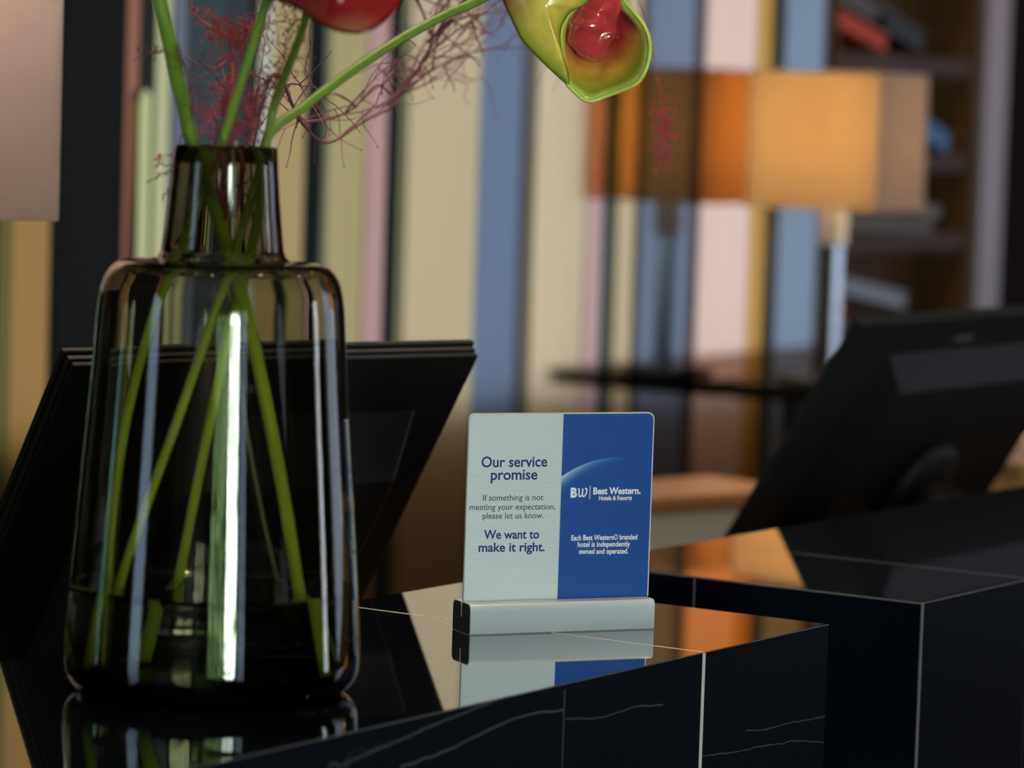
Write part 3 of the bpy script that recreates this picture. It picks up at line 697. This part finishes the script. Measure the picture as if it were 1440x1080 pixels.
IN = [P(372, 205, 2.05)]
stemB = S([P(415, 950, 2.03), P(402, 830, 2.035), P(352, 500, 2.045), P(340, 330, 2.05), P(374, 198, 2.055), P(430, 148, 2.08), P(500, 96, 2.11), P(560, 57, 2.14), (P(625, 22, 2.17)), P(690, -8, 2.2), P(760, -60, 2.24), P(800, -90, 2.27)])
# stems: stand in the water, cross in the neck and fan out above it
def stem(root, pts, r0, r1, m): return tube('stem', rel(root, spline(pts, 8)), lambda t: r0+(r1-r0)*t, m, root, 14)
def vp(ox, oy, z): return Vector((VX+ox, VY+oy, z))
RV = Vector((RGT.x, RGT.y, 0)).normalized(); FV = Vector((FWD.x, FWD.y, 0)).normalized()
def vl(px_off, depth, z):   # beside the vase axis: sideways in mm as seen, towards/away in mm
    return Vector((VX, VY, z)) + RV*px_off*.001 + FV*depth*.001
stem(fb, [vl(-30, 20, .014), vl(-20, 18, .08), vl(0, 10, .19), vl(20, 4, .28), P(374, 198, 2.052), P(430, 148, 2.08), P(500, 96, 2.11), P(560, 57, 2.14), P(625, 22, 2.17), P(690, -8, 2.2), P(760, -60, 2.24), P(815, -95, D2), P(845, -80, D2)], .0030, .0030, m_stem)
# A: red flower cut by the upper edge
fa = flower_root('deep red anthurium hanging at the top edge above the vase', VX, VY, .03)
DA = 1.90
def colA(t, q):
    c = (.36, .018, .025)
    d = (q-P(495, 46, DA)).length
    if d < .018: c = lerp3((.62, .25, .10), c, d/.018)
    if (q-P(410, 5, DA)).length < .03: c = lerp3((.14, .006, .02), c, (q-P(410, 5, DA)).length/.03)
    return c
ringA = [(372, -14, DA), (395, 2, DA), (415, 11, DA), (432, 21, DA), (452, 35, DA), (475, 44, DA), (500, 47, DA), (522, 42, DA), (542, 29, DA), (556, 14, DA), (566, -8, DA), (570, -60, DA), (530, -130, DA), (455, -150, DA), (395, -100, DA)]
patch('spathe', ringA, (482, -20, DA-.012), DA, lambda t: -.016*math.sin(t*math.pi/2), m_petg, fa, colf=colA)
blob('spadix', [P(462, -70, DA-.03), P(470, -40, DA-.035), P(477, -12, DA-.038), P(479, 3, DA-.038)], [.002, .0026, .0024, .0008], add_noise(mat('cream_spadix', (.75, .62, .40), .5), 400, .2, bump=.5), fa, 12)
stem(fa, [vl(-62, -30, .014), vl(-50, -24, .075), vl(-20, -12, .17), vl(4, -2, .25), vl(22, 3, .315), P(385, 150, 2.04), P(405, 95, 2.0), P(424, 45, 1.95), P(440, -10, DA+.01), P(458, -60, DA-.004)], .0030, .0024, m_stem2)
# C, D: two more stems whose flowers lie above the picture
fc = empty('flower_stem', (VX, VY, .03), label='thick green flower stem rising up to the left from the neck', cat='flower stem', group='stems in the vase')
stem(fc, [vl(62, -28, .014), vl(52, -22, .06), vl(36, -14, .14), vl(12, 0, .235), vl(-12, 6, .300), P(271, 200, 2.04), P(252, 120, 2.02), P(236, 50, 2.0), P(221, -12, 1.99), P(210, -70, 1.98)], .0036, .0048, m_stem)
fd = empty('flower_stem', (VX, VY, .03), label='slim green flower stem rising up to the right, second from left', cat='flower stem', group='stems in the vase')
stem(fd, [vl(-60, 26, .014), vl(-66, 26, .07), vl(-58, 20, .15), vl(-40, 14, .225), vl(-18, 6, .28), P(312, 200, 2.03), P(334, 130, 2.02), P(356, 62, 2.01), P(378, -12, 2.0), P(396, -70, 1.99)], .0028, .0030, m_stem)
fe = empty('flower_stem', (VX, VY, .03), label='thin pale stem inside the vase, slanting down to the right', cat='flower stem', group='stems in the vase')
stem(fe, [vl(52, 22, .014), vl(34, 24, .07), vl(16, 20, .15), vl(2, 10, .25), vl(4, 4, .30), vl(6, 2, .325)], .0014, .0010, add_noise(mat('pale_stem', (.30, .34, .18), .5), 50, .2))
# ---------------------------------------------------------------- fine dyed twigs
def twig_mat(n, c): return add_noise(mat(n, c, .55), 200, .3)
def twig(root, m, start, pts, r=.00055, den=10, spread=.02, depth=2, curl=.5, seed=0, along=0):
    rnd = random.Random(seed); bm = bmesh.new()
    main = spline(pts, 8); tube_bm(bm, [p-root.location for p in main], lambda t: r*(1.1-.7*t), 5)
    def branch(p, d, L, rr, lv):
        n = 7; q = p.copy(); out = [q.copy()]
        for i in range(n):
            d = (d + Vector((rnd.uniform(-1, 1), rnd.uniform(-1, 1), rnd.uniform(-1, 1)))*curl).normalized(); q = q + d*L/n; out.append(q.copy())
        tube_bm(bm, [a-root.location for a in out], lambda t: rr*(1.05-.6*t), 4, False)
        if lv > 0:
            for i in range(2, n+1, 1):
                if rnd.random() < .75: branch(out[i], Vector((rnd.uniform(-1, 1), rnd.uniform(-1, 1), rnd.uniform(-1, 1))).normalized(), L*.45, rr*.75, lv-1)
        elif rnd.random() < .6:   # a tiny bud
            e_ = out[-1]-root.location; tube_bm(bm, [e_, e_+d*.0012], .0006, 4)
    for k in range(den):
        i = rnd.randrange(1, len(main)); d = Vector((rnd.uniform(-1, 1), rnd.uniform(-1, 1), rnd.uniform(-1, 1))).normalized()
        if along: d = (d*.5 + (main[min(i+1, len(main)-1)]-main[i-1]).normalized()*along).normalized()
        branch(main[i], d, spread*rnd.uniform(.6, 1.3), r*.6, depth-1)
    return finish('twig', bm, m, root, True)
m_tr = twig_mat('dyed_red_twig', (.30, .035, .06)); m_td = twig_mat('dark_wine_twig', (.085, .02, .03)); m_to = twig_mat('rusty_twig', (.38, .07, .045)); m_tp = twig_mat('purple_twig', (.24, .07, .11)); m_tk = twig_mat('pink_twig', (.45, .05, .11))
def spray(label): return empty('twig_spray', (VX, VY, .15), label=label, cat='twigs', group='dyed twig sprays in the vase')
base = vl(0, 2, .27)
s1 = spray('crimson dyed twig spray between the two left stems')
twig(s1, m_tr, None, [base, P(312, 200, 2.05), P(322, 150, 2.06), P(330, 95, 2.07), P(318, 40, 2.07), P(322, -30, 2.08)], den=38, spread=.016, seed=1)
twig(s1, m_tk, None, [vl(2, 0, .28), P(300, 190, 2.04), P(300, 160, 2.04), P(315, 140, 2.05), P(330, 118, 2.05)], r=.0004, den=38, spread=.014, seed=2, curl=.7)
twig(s1, m_tk, None, [vl(-4, 4, .29), P(325, 195, 2.06), P(345, 170, 2.06), P(352, 150, 2.06)], r=.0004, den=26, spread=.012, seed=3, curl=.7)
twig(s1, m_td, None, [vl(-2, 4, .29), P(310, 190, 2.0), P(290, 145, 2.0), P(262, 95, 2.0), P(250, 60, 1.99)], den=8, spread=.016, seed=4, curl=.3)
twig(s1, m_to, None, [P(312, 200, 2.05), P(326, 120, 2.1), P(322, 55, 2.12), P(300, 42, 2.12), P(275, 20, 2.13), P(262, -10, 2.13)], r=.0010, den=14, spread=.018, seed=5)
twig(s1, m_to, None, [P(322, 55, 2.12), P(335, 48, 2.12), P(352, 40, 2.12), P(338, 62, 2.12)], r=.0014, den=24, spread=.010, seed=6, curl=.6)
s2 = spray('rust-red tangled twig spray below the hanging red flower')
twig(s2, m_to, None, [vl(6, 2, .28), P(350, 190, 2.06), P(362, 120, 2.06), P(372, 60, 2.06), P(380, 15, 2.06), P(372, -25, 2.06)], r=.0005, den=30, spread=.017, seed=8, curl=.55)
twig(s2, m_td, None, [vl(5, 2, .28), P(352, 190, 2.03), P(360, 150, 2.03), P(372, 118, 2.03), P(378, 110, 2.03)], r=.0004, den=26, spread=.008, seed=9, curl=.7)
twig(s2, m_tr, None, [P(350, 195, 2.06), P(352, 165, 2.06), P(360, 125, 2.06)], r=.0004, den=18, spread=.01, seed=10, curl=.7)
twig(s2, m_td, None, [P(362, 160, 2.06), P(395, 95, 2.07), P(405, 45, 2.07), P(430, 20, 2.07)], r=.0005, den=22, spread=.02, seed=11, curl=.4)
s3 = spray('long purple twig spray sweeping right under the arching stem')
for i, (pp_, dn, rr_) in enumerate([
    ([vl(6, 4, .28), P(372, 130, 2.12), P(392, 108, 2.20), P(412, 150, 2.35), P(430, 180, 2.46), P(462, 201, 2.54), P(510, 172, 2.60), P(560, 140, 2.73), P(600, 60, 2.80), P(660, 18, 2.88), P(740, -10, 2.88)], 10, .0009),
    ([P(430, 172, 2.42), P(470, 165, 2.58), P(497, 152, 2.60), P(530, 120, 2.65), P(556, 135, 2.73), P(590, 100, 2.73), P(650, 60, 2.80), P(700, 40, 2.88)], 12, .0007),
    ([P(500, 150, 2.60), P(485, 138, 2.58), P(470, 130, 2.58)], 3, .0006),
    ([P(545, 150, 2.73), P(580, 108, 2.73), P(603, 70, 2.73), P(612, 30, 2.73), P(640, -10, 2.73)], 12, .0012),
    ([P(560, 130, 2.73), P(610, 98, 2.80), P(650, 78, 2.88), P(690, 68, 2.88), P(735, 67, 2.91)], 8, .0006),
    ([P(545, 140, 2.73), P(590, 122, 2.80), P(630, 100, 2.88), P(665, 60, 2.88), P(700, 10, 2.88)], 8, .0006),
    ([P(600, 60, 2.73), P(640, 30, 2.73), P(690, 18, 2.80), P(745, 15, 2.88)], 8, .0008)]):
    twig(s3, m_tp, None, pp_, r=rr_*1.5, den=int(dn*.6)+1, spread=.085, seed=20+i, depth=2, curl=.24, along=1.2)
s4 = spray('sparse dark twig spray reaching out left of the vase neck')
for i, pp_ in enumerate([[vl(-6, 0, .29), P(275, 195, 2.0), P(262, 100, 2.0), P(232, 72, 1.99), P(215, 65, 1.99), P(192, 67, 1.99)], [P(232, 72, 1.99), P(210, 73, 1.99), P(192, 73, 1.99)], [P(228, 73, 1.99), P(205, 78, 1.99), P(186, 86, 1.99)],
    [vl(-8, 2, .29), P(262, 192, 2.02), P(250, 206, 2.03), P(240, 218, 2.03), P(224, 218, 2.03)], [P(243, 232, 2.03), P(232, 233, 2.03), P(222, 228, 2.03), P(224, 218, 2.03)], [P(246, 236, 2.03), P(232, 244, 2.03), P(218, 250, 2.03), P(207, 257, 2.03)], [P(240, 273, 2.03), P(228, 274, 2.03)]]):
    twig(s4, m_td, None, pp_, r=.00042, den=6, spread=.003, seed=40+i, depth=1, curl=.5)
twig(s4, m_tk, None, [P(228, 222, 2.03), P(222, 219, 2.03)], r=.0006, den=10, spread=.002, seed=50, depth=1)
s5 = empty('twig_spray', tuple(P(935, -60, 2.9)), label='blurred crimson twig tip hanging in front of the dark stripe beside the large flower', cat='twigs')
twig(s5, m_tk, None, [P(880, -50, 2.85), P(915, 60, 2.85), P(930, 150, 2.85), P(928, 200, 2.85), P(938, 250, 2.85)], r=.0005, den=6, spread=.01, seed=60)
twig(s5, m_tk, None, [P(925, 155, 2.85), P(935, 185, 2.85), P(930, 225, 2.85)], r=.0009, den=26, spread=.014, seed=61, curl=.8)
# ---------------------------------------------------------------- recessed ceiling lights
for i, (x, y) in enumerate(((1.2, -1.2), (2.6, -.3), (4.2, -1.2), (5.6, .4), (-1.5, -1.6), (-.2, -2.6), (.6, -.2))):
    d = empty('ceiling_light', (x, y, CEIL), label=['recessed warm downlight in front of the counter', 'recessed warm downlight above the counter gap', 'recessed warm downlight far along the hall', 'recessed warm downlight near the brochure rack', 'recessed warm downlight behind the camera', 'recessed warm downlight near the windows', 'recessed warm downlight above the near counter end'][i], cat='ceiling light', group='recessed ceiling downlights')
    lathe('trim_ring', [(.045, -.004), (.06, -.004), (.062, 0), (.045, 0)], mat('white_trim', (.7, .7, .7), .4), d, 24)
    lathe('lamp_disc', [(0, -.002), (.044, -.002)], emis('downlight_glow', WARM, 60), d, 24)
